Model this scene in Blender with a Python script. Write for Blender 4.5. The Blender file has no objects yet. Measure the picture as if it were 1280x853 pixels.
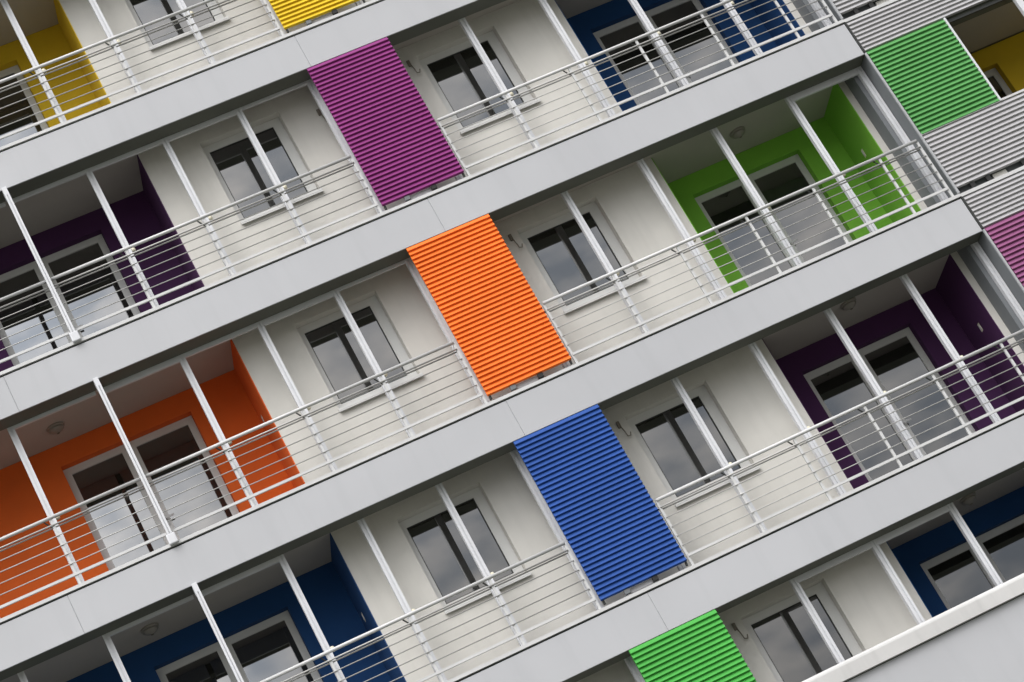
import bpy, math, random
from mathutils import Matrix, Vector
random.seed(7)
SC = bpy.context.scene
COL = SC.collection
ZO = 15.25            # height of the balcony floor of slab 2 above the ground
H = 2.9               # storey height
HS = 0.523            # slab band height
HC = 0.372            # slab thickness behind the edge beam


def zf(n):
    """floor level of slab n (slab 0 is the topmost)"""
    return ZO + (2 - n) * H


# ------------------------------------------------------------------ materials
def mat(name, col, rough=0.6, metal=0.0, ior=1.45, var=0.06, vscale=1.5, bump=0.0, bscale=120.0, streak=0.0):
    m = bpy.data.materials.new(name)
    m.use_nodes = True
    nt = m.node_tree
    b = nt.nodes['Principled BSDF']
    b.inputs['Roughness'].default_value = rough
    b.inputs['Metallic'].default_value = metal
    b.inputs['IOR'].default_value = ior
    tc = nt.nodes.new('ShaderNodeTexCoord')
    n1 = nt.nodes.new('ShaderNodeTexNoise')
    n1.inputs['Scale'].default_value = vscale
    n1.inputs['Detail'].default_value = 6
    nt.links.new(tc.outputs['Object'], n1.inputs['Vector'])
    rmp = nt.nodes.new('ShaderNodeMapRange')
    rmp.inputs['From Min'].default_value = 0.3
    rmp.inputs['From Max'].default_value = 0.7
    rmp.inputs['To Min'].default_value = 1 - var
    rmp.inputs['To Max'].default_value = 1 + var
    nt.links.new(n1.outputs['Fac'], rmp.inputs['Value'])
    val = rmp.outputs['Result']
    if streak:
        mp = nt.nodes.new('ShaderNodeMapping')
        mp.inputs['Scale'].default_value = (3.0, 3.0, 0.25)
        n2 = nt.nodes.new('ShaderNodeTexNoise')
        n2.inputs['Scale'].default_value = 2.2
        n2.inputs['Detail'].default_value = 8
        nt.links.new(tc.outputs['Object'], mp.inputs['Vector'])
        nt.links.new(mp.outputs['Vector'], n2.inputs['Vector'])
        r2 = nt.nodes.new('ShaderNodeMapRange')
        r2.inputs['From Min'].default_value = 0.5
        r2.inputs['From Max'].default_value = 0.8
        r2.inputs['To Min'].default_value = 1.0
        r2.inputs['To Max'].default_value = 1 - streak
        nt.links.new(n2.outputs['Fac'], r2.inputs['Value'])
        mm = nt.nodes.new('ShaderNodeMath')
        mm.operation = 'MULTIPLY'
        nt.links.new(val, mm.inputs[0])
        nt.links.new(r2.outputs['Result'], mm.inputs[1])
        val = mm.outputs[0]
    mix = nt.nodes.new('ShaderNodeVectorMath')
    mix.operation = 'SCALE'
    mix.inputs[0].default_value = col
    nt.links.new(val, mix.inputs['Scale'])
    nt.links.new(mix.outputs['Vector'], b.inputs['Base Color'])
    if bump:
        n3 = nt.nodes.new('ShaderNodeTexNoise')
        n3.inputs['Scale'].default_value = bscale
        n3.inputs['Detail'].default_value = 4
        nt.links.new(tc.outputs['Object'], n3.inputs['Vector'])
        bp = nt.nodes.new('ShaderNodeBump')
        bp.inputs['Strength'].default_value = bump
        bp.inputs['Distance'].default_value = 0.01
        nt.links.new(n3.outputs['Fac'], bp.inputs['Height'])
        nt.links.new(bp.outputs['Normal'], b.inputs['Normal'])
    return m


M = {}
M['fascia'] = mat('fascia_panel_grey', (0.415, 0.418, 0.432), 0.5, var=0.045, vscale=0.6, streak=0.05, bump=0.02, bscale=2.0)
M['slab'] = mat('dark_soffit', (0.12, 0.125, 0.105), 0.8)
M['stucco'] = mat('white_stucco', (0.61, 0.592, 0.55), 0.9, var=0.055, vscale=1.6, bump=0.15, bscale=140, streak=0.07)
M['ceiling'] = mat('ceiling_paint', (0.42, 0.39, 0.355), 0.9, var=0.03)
M['metal'] = mat('white_painted_metal', (0.60, 0.605, 0.625), 0.38, var=0.04, vscale=3)
M['steel'] = mat('rail_steel', (0.53, 0.53, 0.525), 0.35, var=0.05, vscale=4)
M['wire'] = mat('wire_steel', (0.38, 0.375, 0.36), 0.45, metal=0.2, var=0.05)
M['frame'] = mat('white_window_frame', (0.60, 0.598, 0.58), 0.4, var=0.03)
M['dark'] = mat('dark_gap_metal', (0.03, 0.032, 0.03), 0.7)
M['crank'] = mat('dull_crank_metal', (0.16, 0.14, 0.11), 0.5)
M['fin'] = mat('grey_edge_profile', (0.36, 0.365, 0.375), 0.45)
M['floor'] = mat('dark_floor_screed', (0.07, 0.07, 0.065), 0.85, var=0.12)
M['black'] = mat('black_rubber', (0.018, 0.018, 0.018), 0.7)
M['cream'] = mat('cream_plastic', (0.70, 0.66, 0.52), 0.5)
M['lampglass'] = mat('frosted_lamp_glass', (0.26, 0.24, 0.21), 0.3)
M['returnwall'] = mat('blue_grey_panel', (0.15, 0.16, 0.168), 0.5, var=0.05)
M['louvre'] = mat('louvre_aluminium', (0.37, 0.365, 0.37), 0.45, var=0.05, vscale=3)
M['ground'] = mat('ground_paving', (0.062, 0.064, 0.05), 0.9, var=0.25, vscale=0.05)
M['parapet'] = mat('parapet_paint', (0.52, 0.512, 0.50), 0.6, var=0.06, streak=0.15)
WALLC = {'yellow': (0.64, 0.43, 0.016), 'orange': (0.72, 0.122, 0.014), 'purple': (0.062, 0.016, 0.074),
         'blue': (0.006, 0.050, 0.165), 'green': (0.19, 0.46, 0.045)}
SCREENC = {'yellow': (0.70, 0.47, 0.02), 'orange': (0.82, 0.165, 0.022), 'magenta': (0.215, 0.032, 0.160),
           'blue': (0.020, 0.070, 0.27), 'green': (0.06, 0.33, 0.055), 'pale green': (0.085, 0.28, 0.08), 'pale magenta': (0.24, 0.080, 0.175)}
for k, c in WALLC.items():
    M['wall_' + k] = mat(k + '_loggia_paint', c, 0.85, var=0.08, vscale=1.6, bump=0.1, bscale=160)
for k, c in SCREENC.items():
    M['screen_' + k] = mat(k.replace(' ', '_') + '_slat_paint', c, 0.6, ior=1.28, var=0.09, vscale=1.4, streak=0.06)


def glass():
    m = bpy.data.materials.new('dark_window_glass')
    m.use_nodes = True
    nt = m.node_tree
    b = nt.nodes['Principled BSDF']
    b.inputs['Base Color'].default_value = (0.012, 0.012, 0.010, 1)
    b.inputs['Roughness'].default_value = 0.015
    b.inputs['IOR'].default_value = 2.75
    tc = nt.nodes.new('ShaderNodeTexCoord')
    n = nt.nodes.new('ShaderNodeTexNoise')
    n.inputs['Scale'].default_value = 0.9
    n.inputs['Detail'].default_value = 1
    nt.links.new(tc.outputs['Object'], n.inputs['Vector'])
    bp = nt.nodes.new('ShaderNodeBump')
    bp.inputs['Strength'].default_value = 0.05
    bp.inputs['Distance'].default_value = 0.02
    nt.links.new(n.outputs['Fac'], bp.inputs['Height'])
    nt.links.new(bp.outputs['Normal'], b.inputs['Normal'])
    return m


M['glass'] = glass()


# ------------------------------------------------------------------ mesh helpers
class MB:
    """collects simple solids and links them as ONE mesh object"""

    def __init__(self):
        self.v, self.f = [], []

    def box(self, x0, x1, y0, y1, z0, z1):
        i = len(self.v)
        self.v += [(x0, y0, z0), (x1, y0, z0), (x1, y1, z0), (x0, y1, z0), (x0, y0, z1), (x1, y0, z1), (x1, y1, z1), (x0, y1, z1)]
        self.f += [tuple(i + k for k in q) for q in ((0, 3, 2, 1), (4, 5, 6, 7), (0, 1, 5, 4), (1, 2, 6, 5), (2, 3, 7, 6), (3, 0, 4, 7))]
        return self

    def prism(self, prof, x0, x1):
        """closed (y, z) profile swept along X"""
        i, n = len(self.v), len(prof)
        self.v += [(x0, y, z) for y, z in prof] + [(x1, y, z) for y, z in prof]
        for k in range(n):
            j = (k + 1) % n
            self.f.append((i + k, i + j, i + n + j, i + n + k))
        self.f.append(tuple(i + k for k in range(n))[::-1])
        self.f.append(tuple(i + n + k for k in range(n)))
        return self

    def tube(self, p, q, r, n=10):
        p, q = Vector(p), Vector(q)
        d = (q - p).normalized()
        u = d.orthogonal().normalized()
        w = d.cross(u)
        i = len(self.v)
        for c in (p, q):
            for k in range(n):
                a = 2 * math.pi * k / n
                self.v.append(tuple(c + r * (math.cos(a) * u + math.sin(a) * w)))
        for k in range(n):
            j = (k + 1) % n
            self.f.append((i + k, i + j, i + n + j, i + n + k))
        self.f.append(tuple(i + k for k in range(n))[::-1])
        self.f.append(tuple(i + n + k for k in range(n)))
        return self

    def lathe(self, c, prof, n=24, axis='z'):
        """prof: list of (radius, offset along axis)"""
        i, m = len(self.v), len(prof)
        for r, h in prof:
            for k in range(n):
                a = 2 * math.pi * k / n
                p = (r * math.cos(a), r * math.sin(a), h)
                if axis == 'x':
                    p = (h, p[0], p[1])
                if axis == 'y':
                    p = (p[0], h, p[1])
                self.v.append((c[0] + p[0], c[1] + p[1], c[2] + p[2]))
        for a in range(m - 1):
            for k in range(n):
                j = (k + 1) % n
                self.f.append((i + a * n + k, i + a * n + j, i + (a + 1) * n + j, i + (a + 1) * n + k))
        self.f.append(tuple(i + k for k in range(n))[::-1])
        self.f.append(tuple(i + (m - 1) * n + k for k in range(n)))
        return self

    def path(self, pts, r, n=8):
        for a, b in zip(pts, pts[1:]):
            self.tube(a, b, r, n)
        return self

    def wall(self, x0, x1, z0, z1, y0, y1, holes=()):
        """slab of wall facing -Y with rectangular holes (hx0, hx1, hz0, hz1) right through it"""
        xs = sorted({x0, x1, *[h[0] for h in holes], *[h[1] for h in holes]})
        zs = sorted({z0, z1, *[h[2] for h in holes], *[h[3] for h in holes]})
        nx, nz = len(xs) - 1, len(zs) - 1

        def solid(i, k):
            if not (0 <= i < nx and 0 <= k < nz):
                return False
            cx, cz = (xs[i] + xs[i + 1]) / 2, (zs[k] + zs[k + 1]) / 2
            return not any(h[0] < cx < h[1] and h[2] < cz < h[3] for h in holes)

        def quad(a, b, c, d):
            i = len(self.v)
            self.v += [a, b, c, d]
            self.f.append((i, i + 1, i + 2, i + 3))
        for i in range(nx):
            for k in range(nz):
                if not solid(i, k):
                    continue
                a, b, c, d = xs[i], xs[i + 1], zs[k], zs[k + 1]
                quad((a, y0, c), (b, y0, c), (b, y0, d), (a, y0, d))
                quad((b, y1, c), (a, y1, c), (a, y1, d), (b, y1, d))
                if not solid(i - 1, k):
                    quad((a, y1, c), (a, y0, c), (a, y0, d), (a, y1, d))
                if not solid(i + 1, k):
                    quad((b, y0, c), (b, y1, c), (b, y1, d), (b, y0, d))
                if not solid(i, k - 1):
                    quad((a, y1, c), (b, y1, c), (b, y0, c), (a, y0, c))
                if not solid(i, k + 1):
                    quad((a, y0, d), (b, y0, d), (b, y1, d), (a, y1, d))
        return self

    def build(self, name, material, parent=None, label=None, smooth=False, bevel=0.0):
        o0 = Vector((0, 0, 0))
        me = bpy.data.meshes.new(name)
        if parent is not None:
            o0 = world_of(parent)
        me.from_pydata([tuple(Vector(v) - o0) for v in self.v], [], self.f)
        me.update()
        me.materials.append(M[material])
        o = bpy.data.objects.new(name, me)
        COL.objects.link(o)
        if parent is not None:
            o.parent = parent
        if label:
            o['label'] = label
        if smooth:
            for p in me.polygons:
                p.use_smooth = True
        if bevel:
            bv = o.modifiers.new('bevel', 'BEVEL')
            bv.width = bevel
            bv.segments = 2
            bv.limit_method = 'ANGLE'
        return o


def world_of(o):
    v = Vector((0, 0, 0))
    while o is not None:
        v = v + o.location
        o = o.parent
    return v


def thing(name, label, cat, loc, group=None):
    o = bpy.data.objects.new(name, None)
    o.location = loc
    o.empty_display_size = 0.3
    COL.objects.link(o)
    o['label'] = label
    o['category'] = cat
    if group:
        o['group'] = group
    return o


def copy_tree(o, parent=None):
    c = o.copy()
    COL.objects.link(c)
    if parent is not None:
        c.parent = parent
    for ch in list(o.children):
        copy_tree(ch, c)
    return c


# ------------------------------------------------------------------ ground
g = MB()
g.v = [(-900, -900, 0), (900, -900, 0), (900, 900, 0), (-900, 900, 0)]
g.f = [(0, 1, 2, 3)]
gr = g.build('ground', 'ground')
gr['kind'] = 'structure'

# ------------------------------------------------------------------ the main block
XA, XE = -8.2, 6.592           # slab ends
YW, YR = 0.66, 1.58           # white wall plane, back wall of the recessed loggias
BL0, BL1 = -7.6, -2.33       # recessed bay beside the windows (towards -X)
BR0, BR1 = 3.59, 6.36         # recessed bay beside the wing
YB = 1.90                     # back of the walls

bld = thing('apartment_building', 'white apartment block with pale grey slab bands and coloured recessed balconies', 'building', (0, YW, 0))
LEFTC = {1: 'yellow', 2: 'purple', 3: 'orange', 4: 'blue', 5: 'green'}
RIGHTC = {1: 'orange', 2: 'blue', 3: 'green', 4: 'purple', 5: 'blue'}
FLOORS = (1, 2, 3, 4, 5)
# soft body of the building behind the balconies
MB().box(XA, 6.62, YB + .02, 11, 0.0, zf(0) - .02).build('building_core', 'stucco', bld)
MB().box(XA - .1, 6.62, YB - .6, 11.1, zf(0) + .02, zf(0) + .35).build('roof', 'fascia', bld)
MB().box(XA, XE, YW, YB, 0.0, zf(6) - HS - .004).build('plinth', 'stucco', bld)
MB().box(XA, XE, YW, YB, zf(6) + .05, zf(5) - HS - .004).build('facade_wall', 'stucco', bld)

SEAM = {0: .3, 1: .07, 2: .55, 3: .17, 4: .53, 5: .35, 6: .1}
for n in range(0, 7):
    z = zf(n)
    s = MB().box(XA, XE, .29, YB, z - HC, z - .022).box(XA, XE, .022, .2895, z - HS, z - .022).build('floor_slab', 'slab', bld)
    cuts = [XA, SEAM[n] - 5.62, SEAM[n], XE]
    for a, b in zip(cuts, cuts[1:]):
        MB().box(a + .001, b - .001, 0, .02, z - HS - .004, z - .014).build('fascia_panel', 'fascia', s, bevel=.004)
    MB().box(XA, XE, .021, .06, z - .0215, z + .010).build('shadow_gap', 'dark', s)
    MB().box(XA, XE + .02, -.012, .12, z + .0105, z + .052).build('edge_trim', 'steel', s)
    MB().box(XA, XE, .121, YB, z - .0215, z + .02).build('balcony_floor', 'floor', s)


def window(x0, x1, zb, zt):
    """hole x0..x1, zb..zt in the white wall"""
    w = thing_part('window', (x0 + x1) / 2, YW + .08, zb)
    fl, frr, ft, fb = .075, .125, .10, .11
    if x0 > 0:
        fl, frr = .10, .13
    y0, y1 = YW + .125, YW + .20
    MB().box(x0, x0 + fl, y0, y1, zb, zt).box(x1 - frr, x1, y0, y1, zb, zt).box(x0 + fl, x1 - frr, y0, y1, zt - ft, zt).box(x0 + fl, x1 - frr, y0, y1, zb, zb + fb).build('frame', 'frame', w)
    gx0, gx1, gz0, gz1 = x0 + fl, x1 - frr, zb + fb, zt - ft
    t = .012
    MB().box(gx0, gx0 + t, y0 + .012, y1, gz0, gz1).box(gx1 - t, gx1, y0 + .012, y1, gz0, gz1).box(gx0 + t, gx1 - t, y0 + .012, y1, gz1 - t, gz1).box(gx0 + t, gx1 - t, y0 + .012, y1, gz0, gz0 + t).build('gasket', 'dark', w)
    MB().box(gx0 + t, gx1 - t, y0 + .022, y1 - .01, gz0 + t, gz1 - t).build('pane', 'glass', w)
    MB().box(x0 - .015, x1 + .02, YW - .05, YW + .124, zb - .036, zb - .004).box(x0 - .015, x1 + .02, YW - .05, YW - .04, zb - .055, zb - .0361).build('sill', 'frame', w, bevel=.004)
    return w


def thing_part(name, x, y, z):
    o = bpy.data.objects.new(name, None)
    o.empty_display_size = .2
    COL.objects.link(o)
    o.parent = bld
    o.location = Vector((x, y, z)) - world_of(bld)
    return o


def door(x0, x1, z0, zt, parent, label=None):
    """two-leaf glazed balcony door in the niche x0..x1"""
    w = thing_part('balcony_door', (x0 + x1) / 2, YR + .12, z0)
    if parent is not bld:
        w.parent = parent
        w.location = Vector(((x0 + x1) / 2, YR + .12, z0)) - world_of(parent)
    if label:
        w['label'] = label
    y0, y1 = YR + .115, YR + .19
    s, t, b, mw = .088, .095, .10, .19
    xm = (x0 + x1) / 2 - .015
    MB().box(x0, x0 + s, y0, y1, z0, zt).box(x1 - s, x1, y0, y1, z0, zt).box(x0 + s, x1 - s, y0, y1, zt - t, zt).box(x0 + s, x1 - s, y0, y1, z0, z0 + b).box(xm - mw / 2, xm + mw / 2, y0, y1, z0 + b, zt - t).build('frame', 'frame', w)
    MB().box(xm - .006, xm + .006, y0 - .004, y0 - .0005, z0 + b, zt - t).build('leaf_joint', 'dark', w)
    for a, c in ((x0 + s, xm - mw / 2), (xm + mw / 2, x1 - s)):
        MB().box(a, c, y0 + .02, y1 - .012, z0 + b, zt - t).build('pane', 'glass', w)
    h = MB().box(xm + .03, xm + .055, y0 - .012, y0 - .0045, z0 + .95, z0 + 1.1)
    h.box(xm + .035, xm + .05, y0 - .05, y0 - .0125, z0 + 1.03, z0 + 1.05).box(xm + .035, xm + .15, y0 - .062, y0 - .0505, z0 + 1.028, z0 + 1.052)
    h.build('handle', 'steel', w)
    return w


WL = (-1.55, -.445)
WR = (1.54, 2.675)
PX = [-7.3, -6.27, -5.232, None, -3.033, -1.997, -.972, .027, 1.127, 2.228, 3.318, 4.397, 5.503, 6.555]
RAILS = {1: [(-5.232, -4.11, .05), (-4.11, -3.033, .05)],
         2: [(-5.232, -4.11, .04), (-4.11, -3.033, .045), (-3.033, -1.997, .05), (-1.997, -.972, .06), (-.972, .027, .035)],
         3: [(-5.232, -4.11, .04), (-4.11, -3.033, .075), (-3.033, -1.997, .055), (-1.997, -.972, .07), (-.972, .027, .035), (5.503, 6.555, .085)],
         4: [(-5.232, -4.11, .04), (-4.11, -3.033, .06)],
         5: [(2.228, 3.318, .07), (3.318, 4.397, .075)]}

for n in FLOORS:
    z = zf(n)
    c = z + H - HS          # underside of the edge beam
    cc = z + H - HC         # ceiling
    zb, zt = z + 1.03, z + 2.325
    # white walls
    MB().wall(BL1, BR0, z + .02, cc - .004, YW, YB, [(WL[0], WL[1], zb, zt), (WR[0], WR[1], zb, zt)]).build('facade_wall', 'stucco', bld)
    MB().wall(BR1, 6.598, z + .02, cc - .004, YW, YB).build('facade_wall', 'stucco', bld)
    MB().wall(XA, BL0, z + .02, cc - .004, YW, YB).build('facade_wall', 'stucco', bld)
    # ceilings: one over the strip in front of the wall, one in each loggia
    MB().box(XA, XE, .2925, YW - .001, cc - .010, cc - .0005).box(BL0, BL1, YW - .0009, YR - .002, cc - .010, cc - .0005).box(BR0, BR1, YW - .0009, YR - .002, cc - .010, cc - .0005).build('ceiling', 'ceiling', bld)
    for x0, x1, colr, nx0, nx1 in ((BL0, BL1, LEFTC[n], -4.815, -3.07), (BR0, BR1, RIGHTC[n], 4.152, 5.787)):
        zn = z + 2.9 - .675
        MB().wall(x0 + .012, x1 - .012, z + .02, cc - .011, YR, YB, [(nx0, nx1, z + .02, zn)]).box(x0 + .001, x0 + .0119, YW + .002, YR - .0005, z + .021, cc - .011).box(x1 - .0119, x1 - .001, YW + .002, YR - .0005, z + .021, cc - .011).build('loggia_wall', 'wall_' + colr, bld, label='%s painted walls of the recessed loggia' % ('dark purple' if colr == 'purple' else 'navy blue' if colr == 'blue' else colr))
        door(nx0 + .003, nx1 - .003, z + .022, zn - .003, bld)
    window(WL[0] + .003, WL[1] - .003, zb, zt - .003)
    window(WR[0] + .003, WR[1] - .003, zb, zt - .003)
    # posts of the balcony framing
    for x in PX:
        if x is None or (n == 1 and x > 2):
            continue
        hw = .039
        po = MB().box(x - hw, x - .007, .2905, .365, z + .053, cc - .0105).box(x - .007, x + .007, .302, .36, z + .053, cc - .0105).box(x + .007, x + hw, .2905, .365, z + .053, cc - .0105).build('post', 'metal', bld)
        MB().lathe((x + hw + .02, .33, z + 1.075), [(.02, -.03), (.034, -.02), (.036, .01), (.028, .03), (.012, .036)], 14).build('clamp', 'cream', po, smooth=True)
    x = -4.105
    po = MB().box(x - .03, x - .005, -.06, -.006, z + .15, c - .12).box(x - .005, x + .005, -.04, -.01, z + .15, c - .12).box(x + .005, x + .03, -.06, -.006, z + .15, c - .12).build('post', 'metal', bld, label='front post standing proud of the balcony edge')
    MB().box(x - .03, x + .03, -.058, .10, c - .12, c - .005).build('bracket', 'metal', po)
    MB().box(x - .055, x + .055, -.065, -.0125, z + .02, z + .15).build('foot', 'metal', po, bevel=.012)
    for a, b, hh in RAILS[n]:
        MB().box(a + .036, b - .036, .30, .334, c - hh, cc - .0105).build('top_rail', 'metal', bld)


# ------------------------------------------------------------------ sun screens
def slats(x0, x1, z0, z1, n, y0=-.02, d=.027):
    p = (z1 - z0) / n
    prof = []
    for k in range(n):
        b = z0 + k * p
        prof += [(y0 + d, b), (y0 + .004, b + .13 * p), (y0, b + .17 * p), (y0 + .001, b + .24 * p)]
    prof = [(y0 + d + .012, z0)] + prof + [(y0 + d, z1), (y0 + d + .012, z1)]
    return MB().prism(prof[::-1], x0, x1)


def screen(n, colr, label):
    z0, z1 = zf(n) + .135, zf(n) + H - HS - .008
    t = thing('sun_screen', label, 'sun screen', (.57, 0, z0), 'slatted sun screens along the balcony edge')
    slats(.004, 1.135, z0, z1, 35).build('slat_panel', 'screen_' + colr, t)
    for x in (.33, .70):
        MB().box(x - .035, x + .035, -.005, .04, z0 - .058, z0 - .001).build('roller', 'black' if x > .5 else 'returnwall', t, bevel=.004)
    for x in (.03, 1.115):
        MB().box(x - .012, x + .012, .01, .04, z0 - .05, z0 - .001).build('guide_pin', 'dark', t)
    MB().box(.38, .66, .04, .055, z0 - .06, z0 - .004).build('guide_plate', 'louvre', t)
    return t


screen(1, 'yellow', 'yellow slatted sun screen at the top edge of the photo')
screen(2, 'magenta', 'magenta slatted sun screen between two windows, above the orange one')
screen(3, 'orange', 'bright orange slatted sun screen between two windows')
screen(4, 'blue', 'royal blue slatted sun screen between two windows, below the orange one')
screen(5, 'green', 'bright green slatted sun screen under the band below the blue one')

# ------------------------------------------------------------------ balcony railings
LST = [-7.3, -6.29, -5.262, -3.09, -2.055, -1.03, -.045]
RST = [1.18, 2.13, 3.045, 4.022, 4.987, 5.967, 6.53]


def railing(n, side, label):
    z = zf(n)
    st = LST if side == 'L' else RST
    x0, x1 = (-7.55, st[-1]) if side == 'L' else (st[0], st[-1])
    t = thing('balcony_railing', label, 'railing', ((x0 + x1) / 2, .02, z + .05), 'wire railings along the balcony edges')
    y = .02
    gaps = [(x0, x1)]
    if side == 'L':
        gaps = [(x0, -4.135), (-4.077, x1)]
    for a, b in gaps:
        MB().tube((a, y, z + .965), (b, y, z + .965), .022, 12).build('top_rail', 'steel', t, smooth=True)
        MB().tube((a, y - .005, z + .865), (b, y - .005, z + .865), .011, 10).tube((a, y + .03, z + .845), (b, y + .03, z + .845), .010, 8).build('second_rail', 'wire', t, smooth=True)
        MB().box(a, b, y - .012, y + .012, z + .176, z + .208).build('bottom_rail', 'steel', t)
    for h in (.72, .59, .46, .33):
        MB().tube((x0, y - .006, z + h), (x1, y - .006, z + h), .0068, 8).build('wire', 'wire', t, smooth=True)
    for x in st:
        w = .016
        s = MB().box(x - w, x + w, y + .0, y + .028, z + .0525, z + .946)
        s.build('stile', 'steel', t)
    # tie brackets under the top rail
    for x in st[:-1]:
        MB().tube((x - .02, y + .03, z + .85), (x - .085, y + .012, z + .945), .009, 6).build('bracket', 'dark', t)
    return t


railing(1, 'L', 'white wire railing across the yellow loggia')
railing(2, 'L', 'white wire railing ending at the magenta screen, crossing a dark purple loggia')
railing(2, 'R', 'white wire railing running from the magenta screen across the navy loggia')
railing(3, 'L', 'white wire railing crossing the orange loggia')
railing(3, 'R', 'white wire railing running from the orange screen across the green loggia')
railing(4, 'L', 'white wire railing ending at the blue screen, crossing a navy loggia')
railing(4, 'R', 'white wire railing running from the blue screen across a dark purple loggia')

# the solid parapet of the lowest storey in view
z5 = zf(5)
pt = thing('balcony_parapet', 'solid white balcony parapet with a thick rounded cap below the navy loggia', 'parapet', (2, -.07, z5))
MB().box(XA, XE, -.10, -.02, z5 - .6, z5 + .915).build('parapet_wall', 'fascia', pt)
MB().box(XA, XE, -.09, -.025, z5 + .9153, z5 + .925).build('joint', 'dark', pt)
cap = []
for k in range(9):
    a = math.pi * k / 8
    cap.append((-.075 + .085 * -math.cos(a), z5 + 1.085 + .06 * math.sin(a)))
cap = [(-.16, z5 + .9255)] + cap + [(.01, z5 + .9255)]
MB().prism(cap[::-1], XA, XE).build('cap', 'parapet', pt)


# ------------------------------------------------------------------ small fittings
def lamp(x, y, n, label):
    c = zf(n) + H - HC - .0105
    t = thing('ceiling_lamp', label, 'ceiling lamp', (x, y, c), 'round lamps on the loggia ceilings')
    MB().lathe((x, y, c), [(.115, 0), (.115, -.018), (.10, -.03)], 28).build('base_ring', 'lampglass', t, smooth=False)
    MB().lathe((x, y, c), [(.10, -.031), (.095, -.05), (.07, -.072), (.03, -.09), (.004, -.0945)], 28).build('glass_dome', 'lampglass', t, smooth=True)
    MB().lathe((x, y, c), [(.02, -.095), (.018, -.10), (.01, -.102)], 12).build('finial', 'crank', t, smooth=True)


lamp(-4.70, 1.07, 3, 'round lamp on the ceiling of the orange loggia')
lamp(-4.70, 1.07, 4, 'round lamp on the ceiling of the navy loggia beside the blue screen')
lamp(4.91, .94, 3, 'round lamp on the ceiling of the green loggia')
lamp(4.86, .76, 4, 'round lamp on the ceiling of the dark purple loggia with the grey door panes')
lamp(4.88, .90, 5, 'round lamp on the ceiling of the navy loggia above the parapet')


def switch(x, n, label, y=1.30):
    z = zf(n) + 1.60
    t = thing('wall_switch', label, 'wall switch', (x, y, z), 'white switches on the loggia side walls')
    MB().box(x - .014, x - .0005, y - .035, y + .035, z - .06, z + .06).build('plate', 'cream', t, bevel=.004)
    MB().box(x - .02, x - .0145, y - .02, y + .02, z - .035, z + .035).build('rocker', 'frame', t)


switch(BL1, 3, 'small white switch on the orange side wall')
switch(BL1, 4, 'small white switch on the navy blue side wall')
switch(BR1, 3, 'small white switch on the bright green side wall', 1.15)
switch(BR1, 4, 'small white switch on the dark purple side wall', 1.09)


def crank(x, n, label, up=2.25):
    z = zf(n) + up
    t = thing('screen_crank', label, 'crank', (x, YW, z), 'dark cranks hanging on the wall behind the screens')
    MB().box(x - .02, x + .02, YW - .035, YW - .0005, z - .045, z + .045).build('bracket', 'crank', t, bevel=.005)
    MB().path([(x + .01, YW - .03, z - .03), (x + .02, YW - .05, z - .13), (x + .025, YW - .05, z - .19), (x + .06, YW - .05, z - .20), (x + .08, YW - .05, z - .155)], .007).build('rod', 'crank', t)


crank(1.40, 2, 'dark crank between the magenta screen and the window towards the navy loggia')
crank(.02, 2, 'dark crank between the magenta screen and the window towards the dark purple loggia', 2.08)
crank(1.42, 3, 'small dark crank on the wall beside the orange screen')
crank(1.42, 4, 'small dark crank on the wall beside the blue screen')
crank(1.42, 5, 'small dark crank on the wall beside the green screen')

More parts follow.
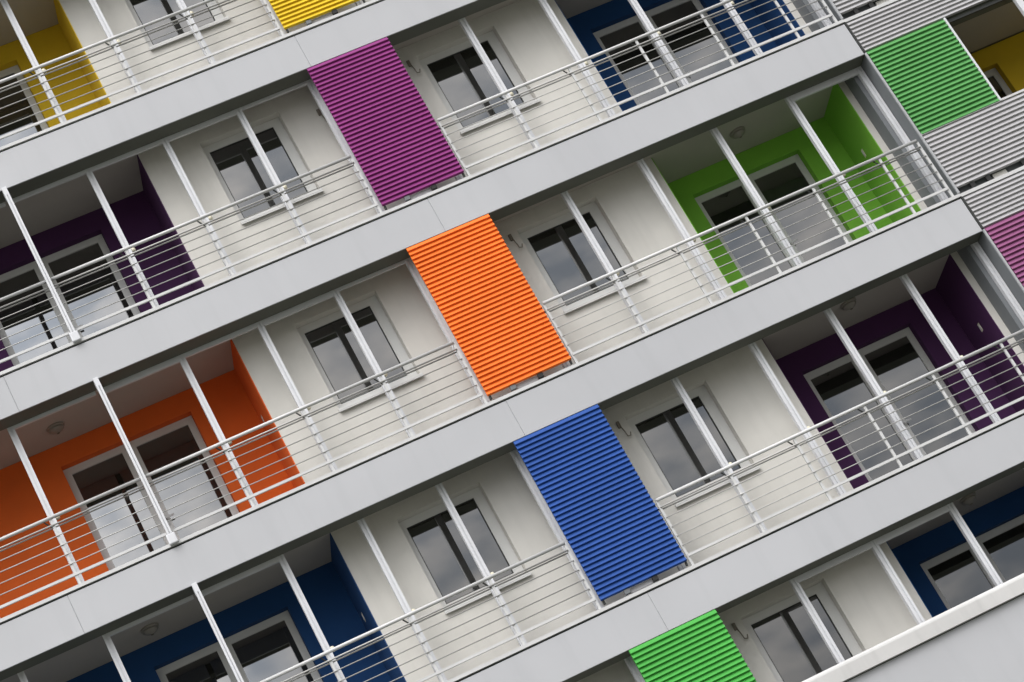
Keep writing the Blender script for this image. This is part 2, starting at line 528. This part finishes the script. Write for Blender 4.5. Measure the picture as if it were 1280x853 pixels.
# ------------------------------------------------------------------ the louvred wing
XW = 6.626
XWE = 13.0
wing = thing('building_wing', 'building wing clad in grey horizontal louvres with square loggia openings', 'building', (8.6, 0, 0))
MB().box(6.622, XWE, YB + .02, 11, 0.0, zf(0) - .02).build('building_core', 'returnwall', wing)
MB().box(6.60, XWE, YW, YB, 0.0, zf(5) - HS).build('plinth', 'returnwall', wing)
WINGC = {1: 'orange', 2: 'orange', 3: 'yellow', 4: 'blue', 5: 'green'}
for n in range(0, 6):
    z = zf(n)
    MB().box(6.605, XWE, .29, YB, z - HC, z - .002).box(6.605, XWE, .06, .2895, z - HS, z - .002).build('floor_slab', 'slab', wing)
    MB().box(6.6125, XWE, -.012, .20, z + .0, z + .045).build('edge_trim', 'steel', wing)
    slats(XW, XWE, z - .50, z - .008, 8, -.02, .028).build('louvre_panel', 'louvre', wing)
    MB().box(6.597, 6.621, -.004, .05, z - .50, z - .004).build('dark_joint', 'dark', wing)
    if n == 0:
        continue
    slats(XW, XWE, z + .135, z + .985, 13, -.02, .028).build('louvre_panel', 'louvre', wing)
    # side wall that closes the balconies of the white block
    MB().box(6.602, 6.6215, .012, .37, z + .053, z + H - HS - .001).box(6.455, 6.6215, .3705, YW - .001, z + .053, z + H - HC - .011).build('side_wall', 'returnwall', wing)
    MB().box(6.594, 6.6185, -.02, .010, z + .06, z + H - HS).build('edge_fin', 'fin', wing)
    MB().box(6.6245, XWE, -.015, .02, z + .99, z + 1.02).build('opening_sill', 'steel', wing)
    for x in (6.84, 7.07, 7.6, 8.4):
        MB().box(x - .03, x + .03, .0, .04, z + .05, z + .134).build('louvre_foot', 'black', wing)
    MB().box(7.16, 7.36, .055, .08, z + .05, z + .134).build('guide_plate', 'stucco', wing)
    MB().box(6.63, XWE, .10, .12, z + .05, z + .9).build('balustrade_back', 'returnwall', wing)
    c = z + H - HS
    cc = z + H - HC
    MB().box(6.6225, XWE, .2925, YR - .05, cc - .011, cc - .0005).build('ceiling', 'ceiling', wing)
    nx0, nx1, zn = 7.25, 8.945, z + 2.9 - .66
    MB().wall(6.6225, XWE, z + .02, cc - .012, YR, YB, [(nx0, nx1, z + .02, zn)]).box(XWE - .02, XWE, YW, YR - .001, z + .021, cc - .012).build('loggia_wall', 'wall_' + WINGC[n], wing)
    door(nx0 + .003, nx1 - .003, z + .022, zn - .003, wing)
    MB().box(8.84, 8.93, .02, .09, z + 1.021, c - .012).build('post', 'metal', wing)
    MB().box(7.828, XWE, .03, .06, c - .05, c - .0115).build('top_rail', 'dark', wing)


def wing_screen(n, colr, label):
    z0, z1 = zf(n) + .992, zf(n) + H - HS + .016
    t = thing('sun_screen', label, 'sun screen', (7.2, 0, z0), 'slatted sun screens in the louvred wing')
    slats(6.630, 7.800, z0, z1, 21, -.025, .030).build('slat_panel', 'screen_' + colr, t)
    MB().box(7.8005, 7.826, -.03, .03, z0, z1).build('side_frame', 'metal', t)


wing_screen(3, 'pale green', 'square pale green slatted screen set among grey louvres')
wing_screen(4, 'pale magenta', 'pale magenta slatted screen cut by the edge, set among grey louvres')

# ------------------------------------------------------------------ world and sun
EL, AZ = math.radians(52), math.radians(205)      # azimuth clockwise from +Y
w = bpy.data.worlds.new('World')
SC.world = w
w.use_nodes = True
nt = w.node_tree
bg = nt.nodes['Background']
sky = nt.nodes.new('ShaderNodeTexSky')
sky.sky_type = 'NISHITA'
sky.sun_disc = False
sky.sun_elevation = EL
sky.sun_rotation = AZ
sky.air_density = 1.0
sky.dust_density = 3.0
hs = nt.nodes.new('ShaderNodeHueSaturation')
hs.inputs['Saturation'].default_value = .35
nt.links.new(sky.outputs[0], hs.inputs['Color'])
tc = nt.nodes.new('ShaderNodeTexCoord')
mp = nt.nodes.new('ShaderNodeMapping')
mp.inputs['Scale'].default_value = (1, 1, 2.2)
mp.inputs['Location'].default_value = (.3, 1.7, .2)
nt.links.new(tc.outputs['Generated'], mp.inputs['Vector'])
ns = nt.nodes.new('ShaderNodeTexNoise')
ns.inputs['Scale'].default_value = 6.5
ns.inputs['Detail'].default_value = 7
ns.inputs['Roughness'].default_value = .6
nf = nt.nodes.new('ShaderNodeTexNoise')        # smaller cloud puffs
nf.inputs['Scale'].default_value = 30
nf.inputs['Detail'].default_value = 6
nt.links.new(mp.outputs['Vector'], nf.inputs['Vector'])
na = nt.nodes.new('ShaderNodeMix')
na.inputs['Factor'].default_value = .48
nt.links.new(mp.outputs['Vector'], ns.inputs['Vector'])
cr = nt.nodes.new('ShaderNodeValToRGB')
cr.color_ramp.elements[0].position = .40
cr.color_ramp.elements[0].color = (3.5, 3.9, 4.5, 1)
cr.color_ramp.elements[1].position = .60
cr.color_ramp.elements[1].color = (9.6, 9.2, 8.8, 1)
nt.links.new(ns.outputs['Fac'], na.inputs['A'])
nt.links.new(nf.outputs['Fac'], na.inputs['B'])
nt.links.new(na.outputs['Result'], cr.inputs['Fac'])
mx = nt.nodes.new('ShaderNodeMix')
mx.data_type = 'RGBA'
mx.inputs['Factor'].default_value = .85
nt.links.new(hs.outputs['Color'], mx.inputs['A'])
nt.links.new(cr.outputs['Color'], mx.inputs['B'])
sx = nt.nodes.new('ShaderNodeSeparateXYZ')
nt.links.new(tc.outputs['Generated'], sx.inputs[0])
nd = nt.nodes.new('ShaderNodeMath')          # ragged edge of the bright cloud bank
nd.operation = 'MULTIPLY_ADD'
nt.links.new(ns.outputs['Fac'], nd.inputs[0])
nd.inputs[1].default_value = .12
nt.links.new(sx.outputs['X'], nd.inputs[2])
bk = nt.nodes.new('ShaderNodeMapRange')
bk.interpolation_type = 'SMOOTHSTEP'
bk.inputs['From Min'].default_value = .10
bk.inputs['From Max'].default_value = .22
bk.inputs['To Min'].default_value = 3.6
bk.inputs['To Max'].default_value = 1.55
nt.links.new(nd.outputs[0], bk.inputs['Value'])
mb = nt.nodes.new('ShaderNodeVectorMath')
mb.operation = 'SCALE'
nt.links.new(mx.outputs['Result'], mb.inputs[0])
nt.links.new(bk.outputs['Result'], mb.inputs['Scale'])
zr = nt.nodes.new('ShaderNodeMapRange')      # an overcast sky is brighter overhead
zr.inputs['From Min'].default_value = 0.0
zr.inputs['From Max'].default_value = 1.0
zr.inputs['To Min'].default_value = .25
zr.inputs['To Max'].default_value = 2.3
nt.links.new(sx.outputs['Z'], zr.inputs['Value'])
mz = nt.nodes.new('ShaderNodeVectorMath')
mz.operation = 'SCALE'
nt.links.new(mb.outputs['Vector'], mz.inputs[0])
nt.links.new(zr.outputs['Result'], mz.inputs['Scale'])
nt.links.new(mz.outputs['Vector'], bg.inputs['Color'])
bg.inputs['Strength'].default_value = .10

sl = bpy.data.lights.new('sun', 'SUN')
sl.energy = .8
sl.angle = math.radians(30)
sl.color = (1, .97, .93)
so = bpy.data.objects.new('sun', sl)
COL.objects.link(so)
d = Vector((math.sin(AZ) * math.cos(EL), math.cos(AZ) * math.cos(EL), math.sin(EL)))
so.rotation_euler = (-d).to_track_quat('-Z', 'Y').to_euler()
so.location = (-10, -30, 40)

# ------------------------------------------------------------------ camera
R = [[0.890146, -0.040701, -0.453855], [-0.389901, 0.44745, -0.804839], [0.235835, 0.893382, 0.382426]]
C = (-6.4413, -26.6698, -13.65232 + ZO)
cd = bpy.data.cameras.new('camera')
cd.lens = 86.742
cd.sensor_width = 36
cd.clip_end = 3000
cam = bpy.data.objects.new('camera', cd)
COL.objects.link(cam)
rx, dn, fw = (Vector(r) for r in R)
m = Matrix((rx, -dn, -fw)).transposed().to_4x4()
m.translation = Vector(C)
cam.matrix_world = m
SC.camera = cam

vs = SC.view_settings
vs.view_transform = 'Standard'
vs.look = 'None'
vs.exposure = -0.05
vs.gamma = 1.0
SC.cycles.max_bounces = 8
SC.cycles.diffuse_bounces = 4
SC.cycles.use_denoising = True
